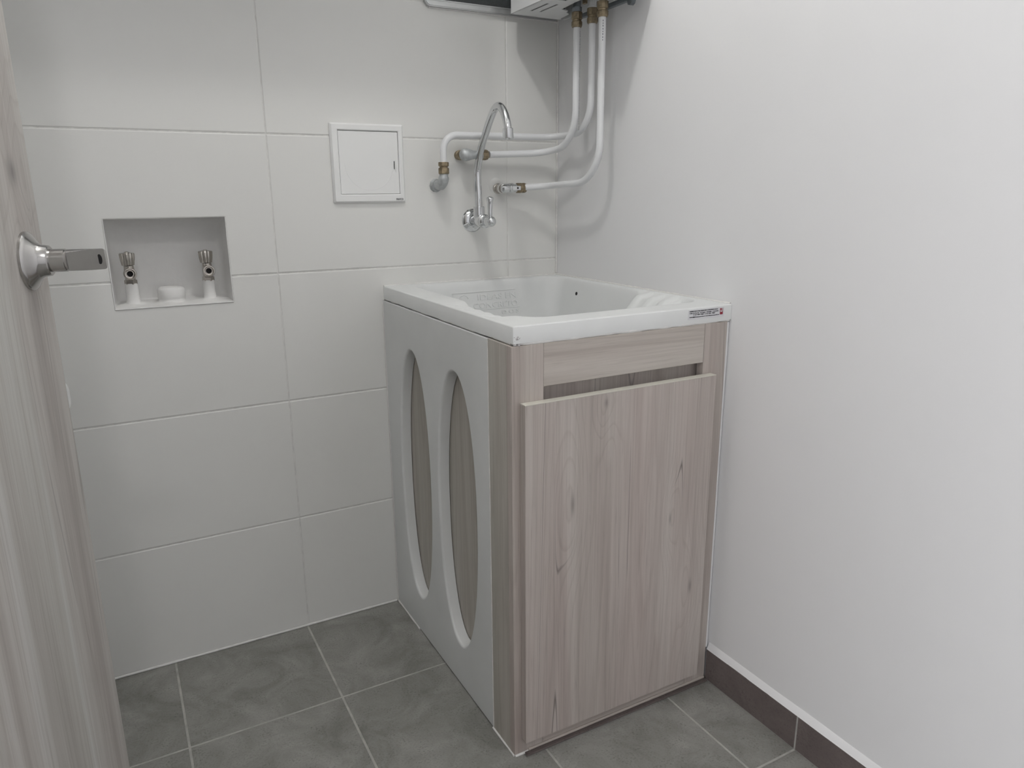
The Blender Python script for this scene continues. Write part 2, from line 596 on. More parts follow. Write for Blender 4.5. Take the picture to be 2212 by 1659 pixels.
# ------------------------------------------------------------------ setting: other walls, ceilings
def wallbox(name, *a, mat='paint'):
    o = obj(name, box(*a), mat)
    o['kind'] = 'structure'
    return o
wr = wallbox('wall_right', 0.0, 0.1, HY0, 0.12, -0.05, HALLC)
wallbox('wall_left', LX-0.1, LX, FRONT-0.1, 0.12, -0.05, CEIL)
wallbox('ceiling', LX, 0.0, FRONT, 0.0, CEIL, CEIL+0.06, mat='ceil')
wf = bmesh.new()
add_box(wf, HX0, LX+0.03, FRONT-0.1, FRONT, -0.05, HALLC)
add_box(wf, LX+0.03, 0.0, FRONT-0.1, FRONT, 2.05, HALLC)
o = obj('wall_front', wf, 'paint'); o['kind'] = 'structure'
bm = bmesh.new()
add_plate(bm, [[(HY0, -0.05), (FRONT, -0.05), (FRONT, HALLC), (HY0, HALLC)], [(WY0, WZ0), (WY1, WZ0), (WY1, WZ1), (WY0, WZ1)]], YZ, HX0, HX0-0.1)
o = obj('wall_hall_left', bm, 'paint'); o['kind'] = 'structure'
hw = structure('window_unseen', 'assumed unseen hall window, tall aluminium frame')
bm = bmesh.new()
ym = (WY0+WY1)/2
add_plate(bm, [[(WY0, WZ0), (WY1, WZ0), (WY1, WZ1), (WY0, WZ1)], [(WY0+0.04, WZ0+0.04), (ym-0.02, WZ0+0.04), (ym-0.02, WZ1-0.04), (WY0+0.04, WZ1-0.04)], [(ym+0.02, WZ0+0.04), (WY1-0.04, WZ0+0.04), (WY1-0.04, WZ1-0.04), (ym+0.02, WZ1-0.04)]], YZ, HX0-0.02, HX0-0.05)
obj('frame', bm, 'alum', hw)
wallbox('wall_hall_rear', HX0, 0.0, HY0-0.1, HY0, -0.05, HALLC)
wallbox('ceiling_hall', HX0, 0.0, HY0, FRONT, HALLC, HALLC+0.06, mat='ceil')
bead('corner_caulk', [(-0.002, -0.002, 0.86), (-0.001, -0.001, CEIL)], 0.0026, wall, 'caulk', 0.3)

# baseboard of brown tiles on the right wall
bb = structure('baseboard_right', 'dark brown tile baseboard along the white wall')
ys = [-0.6585, -0.9100, -0.9100-0.5938, -0.9100-1.1876, -0.91-1.7814, -0.91-2.3752]
for a, b in zip(ys, ys[1:]):
    y1 = a - (0.0 if a == ys[0] else 0.002); y0 = b + 0.002
    bm = box(-0.0085, 0.0, y0, y1, 0.0015, 0.0770, 0.0008)
    obj('base_tile', bm, 'base_tile', bb)
obj('base_grout', box(-0.0072, 0.0, ys[-1], ys[0], 0.0, 0.0765), 'grout_f', bb)
bm = bmesh.new()
n = 120
prev = None
for k in range(n+1):
    y = ys[0] + (ys[-1]-ys[0])*k/n
    h = 0.0135 + 0.0016*noise.noise(Vector((y*9, 0, 0)))
    w = 0.0080 + 0.0008*noise.noise(Vector((y*14, 5, 0)))
    ring = [bm.verts.new((0.0, y, 0.0755)), bm.verts.new((-w, y, 0.0768)), bm.verts.new((-w*0.75, y, 0.0790)), bm.verts.new((-0.0015, y, 0.0770+h)), bm.verts.new((0.0, y, 0.0775+h))]
    if prev:
        for i in range(4):
            bm.faces.new((prev[i], prev[i+1], ring[i+1], ring[i]))
    prev = ring
obj('base_fillet', bm, 'paint', bb, smooth=80)

# ------------------------------------------------------------------ window strip high on the back wall
win = structure('window_1', 'aluminium framed ventilation window with a dark screen beside the water heater')
wx0, wx1, wz0, wz1 = -0.366, -0.004, 1.4895, 1.86
bm = bmesh.new()
add_plate(bm, [rrect(wx0, wx1, wz0, wz1, 0.014, 6), rrect(wx0+0.015, wx1-0.015, wz0+0.0145, wz1-0.015, 0.003, 3)], XZ, -0.012, 0.0)
bmesh.ops.bevel(bm, geom=[e for e in bm.edges if len(e.link_faces) == 2 and e.calc_face_angle(0) > 1.0], offset=0.002, segments=2, affect='EDGES')
obj('frame', bm, 'alum', win, smooth=35)
obj('screen', box(wx0+0.013, wx1-0.013, -0.0055, -0.003, wz0+0.0125, wz1-0.013), 'screen', win)
bead('frame_caulk', [(wx0+0.012, -0.001, wz0-0.0008), (wx1, -0.001, wz0-0.0008)], 0.0022, win, 'caulk', 0.4)

# ------------------------------------------------------------------ door with knob
EX, EY = -1.1459, -0.6146
AL = math.radians(13)
dn = Vector((math.cos(AL), -math.sin(AL), 0))
dd = Vector((-math.sin(AL), -math.cos(AL), 0))
door = structure('door_1', 'pale grey wood-grain door standing open', (EX, EY, 0))
def door_bm(d0, d1, n0, n1, z0, z1, bev=0.0):
    b = box(d0, d1, n0, n1, z0, z1, bev)
    mt = Matrix((( dd.x, dn.x, 0, EX), (dd.y, dn.y, 0, EY), (0, 0, 1, 0), (0, 0, 0, 1)))
    bmesh.ops.transform(b, matrix=mt, verts=b.verts[:])
    return b
obj('leaf', door_bm(0.0, 0.70, -0.035, 0.0, 0.008, 2.03, 0.0012), 'wood_leaf', door)
KC = Vector((EX, EY, 0.998)) + dd*0.060
ros = obj('rosette', lathe(KC, dn, [(0.0, 0.0345), (0.003, 0.0345), (0.0045, 0.0335), (0.0060, 0.0315), (0.0125, 0.0215), (0.0160, 0.0190), (0.0235, 0.0178), (0.0245, 0.0165)], 48), 'satin', door, smooth=28)
obj('neck', lathe(KC+dn*0.024, dn, [(0.0, 0.0135), (0.0165, 0.0135), (0.0168, 0.0118), (0.019, 0.0118)], 40), 'satin', door, smooth=30)
# grip: a round bar whose near side is cut away by a sloping, curved flat
gb = bmesh.new()
seg, st = 96, 22
rings = []
gl = 0.040
side = -dd.cross(dn).cross(dn)   # along the door face
upv = Vector((0, 0, 1))
tow = dd                          # towards the hinge = towards the viewer
for i in range(st+1):
    s = i/st
    cut = 0.0062 - 0.0075*s                  # the flat gets deeper towards the tip
    ring = []
    ca, sa = math.cos(math.radians(12)), math.sin(math.radians(12))
    for k in range(seg):
        a = 2*math.pi*k/seg
        cx, cz = 0.0128*math.cos(a), 0.0128*math.sin(a)
        e = cx*ca - cz*sa                    # flat faces the viewer and slightly down
        if e > cut:
            cx -= (e-cut)*ca
            cz += (e-cut)*sa
        tipr = 1.0 if s < 0.95 else 1.0-0.10*((s-0.95)/0.05)
        ring.append(gb.verts.new(KC + dn*(0.0425+gl*s) + tow*cx*tipr + upv*cz*tipr))
    rings.append(ring)
for a, b in zip(rings, rings[1:]):
    for k in range(seg):
        j = (k+1) % seg
        gb.faces.new((a[k], a[j], b[j], b[k]))
gb.faces.new(rings[0]); gb.faces.new(rings[-1])
grip = obj('grip', gb, 'satin', door, smooth=35)
kb = bmesh.new()
lp = [(0.0026*math.cos(2*math.pi*k/20), 0.0062*math.sin(2*math.pi*k/20)) for k in range(20)]
add_plate(kb, [lp], lambda a, b, d: KC + dn*(0.0765+a) + (tow*ca-upv*sa)*(d-0.0002) + (upv*ca+tow*sa)*b, 0.0003, -0.006)
obj('keyhole', kb, 'dark', grip)

# ------------------------------------------------------------------ wash basin (cast concrete)
BW, BD, BH, BR = 0.4970, 0.6566, 0.8555, 0.0309
basin = thing('wash_basin', 'white cast concrete wash basin with ribbed scrubbing ramps on the wooden cabinet', 'sink', (-BW/2, -BD/2, BH-BR))
def ssm(t):
    t = max(0.0, min(1.0, t))
    return t*t*(3-2*t)
def sdrr(x, y, x0, x1, y0, y1, rd):
    cx, cy = (x0+x1)/2, (y0+y1)/2
    qx = abs(x-cx)-(x1-x0)/2+rd; qy = abs(y-cy)-(y1-y0)/2+rd
    return min(max(qx, qy), 0)+math.hypot(max(qx, 0), max(qy, 0))-rd
def rib(y, y0, y1, per):
    t = ((y-y0)/per) % 1.0
    return ssm((t-0.08)/0.16)*(1-ssm((t-0.62)/0.16))
def basin_z(x, y):
    s = -sdrr(x, y, -0.432, -0.020, -0.592, -0.030, 0.045)
    z = BH
    if s > 0:
        t = min(1.0, s/0.036)
        z = BH - 0.205*t - (0.012*min(1.0, (s-0.036)/0.12) if s > 0.036 else 0)
    # left scrubbing ramp
    for (xa, xb, ya, yb) in ((-0.488, -0.345, -0.548, -0.350), (-0.010, -0.125, -0.545, -0.385)):
        t = (x-xa)/(xb-xa)
        if -0.15 < t < 1.25 and ya-0.03 < y < yb+0.03:
            my = ssm((y-ya+0.012)/0.030)*ssm((yb+0.022-y)/0.044)
            tt = max(0.0, min(1.0, t))
            rz = BH - 0.006*ssm(tt/0.3) - 0.105*max(0.0, (tt-0.30)/0.70)**1.25 - 0.0062*rib(y, ya, yb, 0.043)*ssm(tt/0.07)
            if t > 1.0:
                rz = rz - (t-1.0)*0.8
            zz = min(BH, rz)
            w = my if t <= 1.0 else my*(1.0 if zz > z else 0.0)
            if zz > z or t < 0.75:
                z = z*(1-w)+zz*w
    return z
nx, ny = 168, 220
xs = [-BW, -BW+0.0012, -BW+0.004] + [-BW+0.007+(BW-0.012)*i/nx for i in range(nx+1)] + [-0.0025, -0.001, 0.0-0.0008]
ysb = [-BD, -BD+0.0012, -BD+0.004] + [-BD+0.007+(BD-0.010)*i/ny for i in range(ny+1)] + [-0.0012, -0.0008]
Z = [[basin_z(x, y) for y in ysb] for x in xs]
for it in range(3):                           # soften lips and ribs
    Z2 = [row[:] for row in Z]
    for i in range(1, len(xs)-1):
        for j in range(1, len(ysb)-1):
            Z2[i][j] = 0.4*Z[i][j]+0.15*(Z[i-1][j]+Z[i+1][j]+Z[i][j-1]+Z[i][j+1])
    Z = Z2
for j in range(len(ysb)):
    Z[0][j] -= 0.0022; Z[1][j] -= 0.0007
for i in range(len(xs)):
    Z[i][0] -= 0.0022; Z[i][1] -= 0.0007
bm = bmesh.new()
gv = [[bm.verts.new((x, y, Z[i][j])) for j, y in enumerate(ysb)] for i, x in enumerate(xs)]
for i in range(len(xs)-1):
    for j in range(len(ysb)-1):
        bm.faces.new((gv[i][j], gv[i+1][j], gv[i+1][j+1], gv[i][j+1]))
loop = [gv[i][0] for i in range(len(xs))] + [gv[-1][j] for j in range(1, len(ysb))] + [gv[i][-1] for i in range(len(xs)-2, -1, -1)] + [gv[0][j] for j in range(len(ysb)-2, 0, -1)]
low = []
for v in loop:
    wob = 0.0016*noise.noise(Vector((v.co.x*16, v.co.y*16, 4)))
    low.append(bm.verts.new((v.co.x, v.co.y, BH-BR+wob)))
inn = [bm.verts.new((max(-BW+0.026, min(-0.012, v.co.x)), max(-BD+0.026, min(-0.016, v.co.y)), BH-BR+0.001)) for v in loop]
for i in range(len(loop)):
    j = (i+1) % len(loop)
    bm.faces.new((loop[i], loop[j], low[j], low[i]))
    bm.faces.new((low[i], low[j], inn[j], inn[i]))
bowl = obj('bowl', bm, 'concrete', basin, smooth=50)
# raised lettering on the bowl's rear slope
tilt = Matrix.Rotation(math.radians(90-9.9), 4, 'X')
def on_back(x, dz):
    y = -0.030 - 0.036*(dz/0.205)
    return Matrix.Translation((x, y-0.0004, BH-dz)) @ tilt
lt = text_bm('IDEAS EN', 0.021, on_back(-0.262, 0.048), 0.0008, bevel=0.0002, width=0.112)
obj('lettering', lt, 'concrete', bowl, label='raised cast lettering')
lt = text_bm('CONCRETO', 0.021, on_back(-0.275, 0.069), 0.0008, bevel=0.0002, width=0.128)
obj('lettering', lt, 'concrete', bowl, label='raised cast lettering')
lt = text_bm('D O S', 0.013, on_back(-0.195, 0.087), 0.0008, bevel=0.0002, width=0.050)
obj('lettering', lt, 'concrete', bowl, label='raised cast lettering')
lb = bmesh.new()
def backpt(x, dz):
    return Vector((x, -0.030-0.036*(dz/0.205)-0.0004, BH-dz))
add_tube(lb, [backpt(-0.330, 0.027), backpt(-0.150, 0.027)], 0.0011, 6)
add_tube(lb, [backpt(-0.330, 0.027), backpt(-0.330, 0.090)], 0.0011, 6)
add_tube(lb, [backpt(-0.300, 0.0725), backpt(-0.140, 0.0725)], 0.0009, 6)
add_tube(lb, [backpt(-0.300+0.014*math.cos(a), 0.047-0.014*math.sin(a)) for a in [math.radians(20+8*k) for k in range(38)]], 0.0011, 6)
obj('lettering_border', lb, 'concrete', bowl)
ob = lathe((-0.0265, -0.140, BH-0.036), (-1, 0, 0.18), [(0.000, 0.0045), (0.0006, 0.0045), (0.0008, 0.003), (0.0009, 0.0)], 16)
obj('overflow_hole', ob, 'dark', bowl)
obj('drain', lathe((-0.226, -0.31, BH-0.2165), (0, 0, 1), [(0, 0.028), (0.002, 0.027), (0.0022, 0.020), (0.001, 0.018), (0.001, 0.0)], 32), 'chrome', bowl, smooth=30)
# maker's sticker on the rim
sx0, sx1, sz0, sz1 = -0.1135, -0.0215, 0.8325, 0.8515
yS = -BD
st_ = obj('sticker', box(sx0, sx1, yS-0.0004, yS+0.0005, sz0, sz1), 'sticker', basin, label='white maker sticker with black print and a red emblem')
yT = yS-0.00055
lines = [('FABRICADO POR IDEAS EN CONCRETO S.A.S', 0.0030, 0.0720, 0.8476), ('Calle 36 No 52 - 35 Itagui - Medellin - Colombia', 0.0024, 0.0745, 0.8442),
         ('T 313 809 7989  C 313 851 7867', 0.0030, 0.0570, 0.8406), ('ventas@ideasenconcreto.co www.ideasenconcreto.co', 0.0026, 0.0770, 0.8366)]
for k, (t, s, w, z) in enumerate(lines):
    x = sx0+0.003+(0.009 if k == 2 else 0)
    obj('print', text_bm(t, s, face_y(x, yT, z), 0.0001, width=w, bevel=0.00012), 'ink', st_)
obj('emblem', box(sx1-0.0105, sx1-0.0030, yT-0.0001, yT+0.0002, 0.8370, 0.8492), 'red', st_)
eb = bmesh.new()
add_box(eb, sx1-0.0092, sx1-0.0078, yT-0.0003, yT, 0.8420, 0.8462)
add_box(eb, sx1-0.0080, sx1-0.0058, yT-0.0003, yT, 0.8420, 0.8434)
add_box(eb, sx1-0.0060, sx1-0.0046, yT-0.0003, yT, 0.8428, 0.8500)
obj('emblem_mark', eb, 'sticker', st_)
# broken mortar at the rim's front corner, caulking round the rim
mb = bmesh.new()
for k in range(16):
    b = bmesh.new()
    bmesh.ops.create_icosphere(b, subdivisions=1, radius=random.uniform(0.0012, 0.0038))
    for v in b.verts:
        v.co *= random.uniform(0.8, 1.2)
    merge(mb, b, Matrix.Translation((-BW+random.uniform(0.0008, 0.013), -BD+random.uniform(0.0008, 0.003), BH-BR+random.uniform(-0.002, 0.010)*(1 if k % 3 else 1.3))))
obj('mortar_patch', mb, 'mortar', basin, label='crumbled mortar at the chipped rim corner')
bead('rim_caulk', [(-BW+0.001, -0.002, BH+0.0006), (-0.003, -0.002, BH+0.0006)], 0.0022, basin, 'caulk', 0.6)
bead('rim_caulk', [(-0.0025, -0.003, BH+0.0008), (-0.0025, -BD+0.003, BH+0.0004)], 0.0024, basin, 'caulk', 0.5)
bead('rim_caulk', [(-BW+0.015, -BD+0.004, BH-BR-0.0008), (-0.004, -BD+0.004, BH-BR-0.0008)], 0.0036, basin, 'caulk', 0.55)
bead('rim_caulk', [(-BW+0.004, -0.004, BH-BR-0.0004), (-BW+0.004, -BD+0.012, BH-BR-0.0004)], 0.0030, basin, 'caulk', 0.55)

# ------------------------------------------------------------------ cabinet under the basin
CT = BH-BR-0.0035
cab = thing('basin_cabinet', 'taupe wood-grain cabinet with white oval-cut side panel under the wash basin', 'cabinet', (-0.25, -0.33, 0.0))
# white side panel with two oval cut-outs, edges rounded over
bm = bmesh.new()
py0, py1, pz0, pz1 = -0.5668, -0.0030, 0.004, CT-0.001
XF, XB = -0.5005, -0.4750
def oval(cy, cz, ay, az, n=56):
    out = []
    for k in range(n):
        a = 2*math.pi*k/n
        c, s = math.cos(a), math.sin(a)
        e = 0.94
        out.append((cy+ay*math.copysign(abs(c)**e, c), cz+az*math.copysign(abs(s)**e, s)))
    return out
ovs = [(-0.1760, 0.4145, 0.0905, 0.3120), (-0.4105, 0.4165, 0.0940, 0.3105)]
def cap_(d, grow, outer):
    b = bmesh.new(); es = []
    for lp in [outer] + [oval(c[0], c[1], c[2]+grow, c[3]+grow) for c in ovs]:
        vv = [b.verts.new((d, a, q)) for a, q in lp]
        for i in range(len(vv)):
            es.append(b.edges.new((vv[i], vv[(i+1) % len(vv)])))
    bmesh.ops.triangle_fill(b, use_beauty=True, edges=es)
    merge(bm, b)
rect = [(py0, pz0), (py1, pz0), (py1, pz1), (py0, pz1)]
cap_(XF, 0.006, rect); cap_(XB, 0.0, rect)
for i in range(4):
    j = (i+1) % 4
    bm.faces.new([bm.verts.new(p) for p in ((XF, *rect[i]), (XF, *rect[j]), (XB, *rect[j]), (XB, *rect[i]))])
for c in ovs:
    prof = [(XF+0.006*(1-math.cos(t)), 0.006*(1-math.sin(t))) for t in [math.pi/2*k/5 for k in range(6)]] + [(XB, 0.0)]
    rg = [[bm.verts.new((x, a, q)) for a, q in oval(c[0], c[1], c[2]+g_, c[3]+g_)] for x, g_ in prof]
    for a, b in zip(rg, rg[1:]):
        for i in range(len(a)):
            j = (i+1) % len(a)
            bm.faces.new((a[i], a[j], b[j], b[i]))
bmesh.ops.remove_doubles(bm, verts=bm.verts[:], dist=1e-6)
obj('side_panel', bm, 'concrete', cab, smooth=40, label='white side panel with two tall oval cut-outs')
obj('inner_panel', box(-0.4735, -0.4600, -0.6300, -0.0040, 0.003, CT-0.003), 'wood_side', cab)
FY = -0.6566
obj('side_strip', box(-0.5003, -0.4745, -0.6380, -0.5673, 0.002, CT, 0.0004), 'wood_side', cab)
obj('stile', box(-0.5005, -0.4370, FY, -0.6385, 0.002, CT, 0.0006), 'wood', cab)
obj('stile', box(-0.0675, -0.0092, FY, -0.6385, 0.002, CT, 0.0006), 'wood', cab)
obj('top_rail', box(-0.4365, -0.0680, FY+0.0004, -0.6385, 0.7440, CT, 0.0006), 'wood_x', cab)
obj('bottom_rail', box(-0.4365, -0.0680, FY+0.0006, -0.6385, 0.002, 0.090, 0.0006), 'wood_x', cab)
obj('recess_panel', box(-0.4700, -0.0140, -0.6300, -0.6180, 0.003, CT-0.003), 'wood', cab)
obj('right_panel', box(-0.0250, -0.0130, -0.6380, -0.0040, 0.003, 0.600), 'wood', cab)
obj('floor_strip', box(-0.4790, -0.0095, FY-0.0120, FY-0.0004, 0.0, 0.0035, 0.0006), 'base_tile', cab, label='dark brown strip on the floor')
bead('panel_caulk', [(-0.4700, FY-0.0012, 0.0060), (-0.0120, FY-0.0012, 0.0060)], 0.0030, cab, 'wood_x', 0.2)
dp = obj('door_panel', box(-0.4845, -0.0475, FY-0.0178, FY-0.0003, 0.0370, 0.7190, 0.0006), 'wood_door', cab)
obj('lit_edge_band', box(-0.4845, -0.0475, FY-0.0178, FY-0.0004, 0.7190, 0.7205, 0.0003), 'lit_edge', dp, label='top edge paled as if lit from above')
bead('panel_caulk', [(-0.0060, FY+0.0060, 0.08), (-0.0060, FY+0.0060, CT-0.002)], 0.0055, cab, 'paint', 0.10, 0.03, 10)
bead('panel_caulk', [(-0.5006, -0.565, 0.0015), (-0.5006, FY+0.001, 0.0015)], 0.0026, cab, 'caulk', 0.4)
bead('panel_caulk', [(-0.4995, FY-0.0005, 0.0015), (-0.4700, FY-0.0005, 0.0015)], 0.0026, cab, 'caulk', 0.4)
bead('panel_caulk', [(-0.5005, -0.004, 0.0015), (-0.5005, -0.160, 0.0015)], 0.0026, cab, 'caulk', 0.5)
bead('panel_caulk', [(-0.5005, -0.0025, 0.01), (-0.5005, -0.0025, CT-0.01)], 0.0016, cab, 'caulk', 0.4)
bead('panel_caulk', [(-0.5004, -0.5670, 0.006), (-0.5004, -0.5670, CT-0.004)], 0.0013, cab, 'caulk', 0.3)

# ------------------------------------------------------------------ access hatch on the tiles
hx0, hx1, hz0, hz1 = -0.6050, -0.4315, 1.0525, 1.2285
hatch = thing('access_hatch', 'square white plastic access hatch set in the wall tiles', 'access panel', ((hx0+hx1)/2, 0, hz0))
ix0, ix1, iz0, iz1 = -0.5880, -0.4450, 1.0720, 1.2130
bm = bmesh.new()
lo = rrect(hx0, hx1, hz0, hz1, 0.0025, 3); lm = rrect(hx0+0.004, hx1-0.004, hz0+0.004, hz1-0.004, 0.002, 3)
li = rrect(ix0-0.002, ix1+0.002, iz0-0.002, iz1+0.002, 0.0015, 3); lj = rrect(ix0, ix1, iz0, iz1, 0.0012, 3)
rg = [[bm.verts.new((a, y, q)) for a, q in lp] for lp, y in ((lo, 0.0), (lo, -0.0035), (lm, -0.0085), (li, -0.0085), (lj, -0.0070), (lj, 0.0))]
for a, b in zip(rg, rg[1:]):
    for i in range(len(a)):
        j = (i+1) % len(a)
        bm.faces.new((a[i], a[j], b[j], b[i]))
fr_ = obj('frame', bm, 'plastic', hatch, smooth=25)
hd = obj('hatch_door', box(ix0+0.0008, ix1-0.0008, -0.0062, -0.001, iz0+0.0008, iz1-0.0014, 0.0006), 'plastic', hatch)
rb_ = bmesh.new()
add_tube(rb_, [Vector((-0.5165+0.0580*math.cos(a), -0.0062, 1.1390+0.0570*math.sin(a))) for a in [math.radians(178+184*k/60) for k in range(61)]], 0.00045, 6)
obj('moulded_arc', rb_, 'plastic', hd)
obj('latch_slot', box(-0.4575, -0.4560, -0.0066, -0.0040, 1.1290, 1.1470), 'dark', hd)
lb = bmesh.new()
for v in ((-0.4556, -0.0062, 1.148), (-0.4505, -0.0062, 1.146), (-0.4505, -0.0062, 1.128), (-0.4530, -0.0062, 1.120), (-0.4556, -0.0062, 1.128),
          (-0.4556, -0.0086, 1.146), (-0.4520, -0.0066, 1.144), (-0.4520, -0.0066, 1.130), (-0.4530, -0.0064, 1.124), (-0.4556, -0.0086, 1.129)):
    lb.verts.new(v)
bmesh.ops.convex_hull(lb, input=lb.verts[:])
obj('latch', lb, 'plastic', hd)
obj('lettering', text_bm('PAVCO', 0.0062, face_y(-0.4560, -0.0087, 1.0580), 0.0001, width=0.0175, bevel=0.00018), 'ink', fr_)

# ------------------------------------------------------------------ round-cornered white wall plate behind the door
pl = thing('wall_plate', 'white rounded wall plate half hidden behind the open door', 'wall plate', (-1.225, 0, 0.64))
bm = bmesh.new()
rg = [[bm.verts.new((a, y, q)) for a, q in rrect(-1.270+i_, -1.181-i_, 0.634+i_, 0.716-i_, rd, 8)] for i_, y, rd in ((0, 0, 0.030), (0, -0.004, 0.030), (0.003, -0.0075, 0.028), (0.010, -0.0085, 0.022))]
for a, b in zip(rg, rg[1:]):
    for i in range(len(a)):
        j = (i+1) % len(a)
        bm.faces.new((a[i], a[j], b[j], b[i]))
bm.faces.new(rg[-1])
obj('cover', bm, 'plastic', pl, smooth=40)
obj('insert', box(-1.245, -1.206, -0.0100, -0.0080, 0.658, 0.692, 0.001), 'plastic', pl)

# ------------------------------------------------------------------ niche valves and capped drain
def niche_valve(x, zb, label):
    t = thing('washer_valve', label, 'valve', (x, 0.035, NZ0), 'washing machine taps in the niche')
    y = 0.038
    bm = lathe((x, y, NZ0+0.002), (0, 0, 1), [(0, 0.022), (0.003, 0.0175), (0.007, 0.0142), (0.012, 0.0130), (0.02, 0.0126), (zb-0.022-NZ0-0.006, 0.0124), (zb-0.022-NZ0-0.002, 0.0116)], 22)
    for v in bm.verts:
        v.co += Vector((noise.noise(v.co*90), noise.noise(v.co*90+Vector((5, 5, 5))), 0))*0.0011
    obj('plastered_riser', bm, 'plaster', t, smooth=50)
    obj('inlet_nut', lathe((x, y, zb-0.024), (0, 0, 1), [(0, 0.0118), (0.001, 0.0126), (0.0085, 0.0126), (0.0095, 0.0116)], 6, 0.3), 'nickel', t)
    body = obj('body', lathe((x, y, zb-0.016), (0, 0, 1), [(0, 0.0098), (0.004, 0.0102), (0.016, 0.0108), (0.028, 0.0098), (0.0305, 0.0098)], 28), 'nickel', t, smooth=40)
    ob = bmesh.new()
    add_lathe(ob, (x, y, zb), (0, -1, 0), [(0.0, 0.0085), (0.012, 0.0095), (0.016, 0.0122), (0.026, 0.0126), (0.028, 0.0116), (0.0282, 0.0100), (0.0235, 0.0094), (0.0230, 0.0074), (0.0245, 0.0070), (0.0245, 0.0060), (0.012, 0.0058), (0.012, 0.0)], 32)
    obj('outlet', ob, 'nickel', t, smooth=30)
    obj('outlet_bore', lathe((x, y-0.0115, zb), (0, -1, 0), [(0.0, 0.0057), (0.0042, 0.0057), (0.0043, 0.0)], 20), 'dark', body)
    # fluted knob
    kb = bmesh.new()
    seg = 64
    prev = None
    for s, rr, fl_ in ((0.0, 0.0108, 0.3), (0.001, 0.0124, 0.5), (0.012, 0.0142, 0.8), (0.0235, 0.0150, 0.9), (0.0255, 0.0142, 0.5), (0.0262, 0.0110, 0.0)):
        ring = []
        for k in range(seg):
            a = 2*math.pi*k/seg
            rad = rr - 0.0019*fl_*max(0.0, math.cos(9*a))**1.5
            ring.append(kb.verts.new((x-0.0008+rad*math.cos(a), y+rad*math.sin(a), zb+0.0155+s)))
        if prev:
            for k in range(seg):
                j = (k+1) % seg
                kb.faces.new((prev[k], prev[j], ring[j], ring[k]))
        prev = ring
    kb.faces.new(prev)
    knob = obj('knob', kb, 'nickel', t, smooth=35)
    obj('cap', lathe((x-0.0008, y, zb+0.0415), (0, 0, 1), [(0, 0.0052), (0.0015, 0.0048), (0.0026, 0.003), (0.003, 0.0)], 20), 'nickel', knob, smooth=40)
    return t
niche_valve(-1.0400, 0.9150, 'left nickel tap with fluted knob on a plastered riser in the niche')
niche_valve(-0.8865, 0.9130, 'right nickel tap with fluted knob on a plastered riser in the niche')
dr = thing('drain_stub', 'short plastered drain stub between the two niche taps', 'pipe', (-0.9645, 0.045, NZ0))
bm = lathe((-0.9645, 0.046, NZ0+0.001), (0, 0, 1), [(0, 0.033), (0.003, 0.0295), (0.008, 0.0275), (0.011, 0.0272), (0.012, 0.0280), (0.028, 0.0278), (0.0325, 0.0262), (0.0350, 0.0215), (0.0355, 0.0)], 36)
for v in bm.verts:
    v.co += Vector((noise.noise(v.co*60), noise.noise(v.co*60+Vector((5, 5, 5))), 0.6*noise.noise(v.co*40)))*0.0016
obj('stub', bm, 'plaster', dr, smooth=50)

# ------------------------------------------------------------------ wall faucet with swan-neck spout
fx, fz = -0.2525, 1.006
fa = thing('wall_faucet', 'chrome wall faucet with tall swan-neck spout above the wash basin', 'faucet', (fx, 0, fz))
obj('flange', lathe((fx, 0, fz), (0, -1, 0), [(0, 0.0290), (0.0015, 0.0290), (0.0030, 0.0278), (0.0080, 0.0225), (0.0110, 0.0160), (0.0115, 0.0130)], 48), 'chrome', fa, smooth=25)
bdy = obj('body', lathe((fx, -0.009, fz), (0, -1, 0), [(0, 0.0115), (0.010, 0.0115), (0.0105, 0.0135), (0.018, 0.0145), (0.034, 0.0150), (0.050, 0.0165), (0.0560, 0.0168), (0.0575, 0.0150), (0.0585, 0.0168), (0.0640, 0.0165), (0.0655, 0.0140), (0.070, 0.0110)], 40), 'chrome', fa, smooth=28)
obj('collar', lathe((fx, -0.0385, fz-0.004), (0, 0, 1), [(0, 0.0135), (0.004, 0.0142), (0.037, 0.0142), (0.0385, 0.0132), (0.0387, 0.0088)], 40), 'chrome', fa, smooth=30)
sp = smooth_curve([(fx, -0.0385, 1.036), (fx, -0.0365, 1.075), (fx, -0.0345, 1.105), (fx, -0.0365, 1.132), (fx, -0.0570, 1.177), (fx, -0.0840, 1.212), (fx, -0.1120, 1.2440), (fx, -0.1320, 1.2600), (fx, -0.1530, 1.2640), (fx, -0.1740, 1.2500), (fx, -0.1880, 1.2280), (fx, -0.1935, 1.2070)], 7)
spo = obj('spout', tube(sp, 0.0089, 24), 'chrome', fa, smooth=60)
obj('aerator', lathe((fx, -0.1932, 1.2130), (0, -0.06, -1), [(0, 0.0089), (0.0002, 0.0108), (0.0012, 0.0116), (0.021, 0.0122), (0.0225, 0.0114), (0.0226, 0.0095), (0.0205, 0.0090), (0.0205, 0.0)], 32), 'chrome', spo, smooth=30)
hb = bmesh.new()
add_lathe(hb, (fx, -0.0790, fz), (0, -1, 0), [(0, 0.0105), (0.008, 0.0118), (0.012, 0.0124)] + [(0.024+0.0128*math.sin(t), 0.0128*math.cos(t)) for t in [math.radians(-30+10*k) for k in range(12)]] + [(0.0368, 0.0)], 36)
hdl = obj('handle', hb, 'chrome', fa, smooth=30)
obj('lever', lathe((fx, -0.0985, fz+0.010), (0, -0.02, 1), [(0, 0.0050), (0.004, 0.0060), (0.012, 0.0056), (0.030, 0.0066), (0.042, 0.0084), (0.0440, 0.0088), (0.0455, 0.0082), (0.0480, 0.0050), (0.0490, 0.0)], 28), 'chrome', hdl, smooth=35)

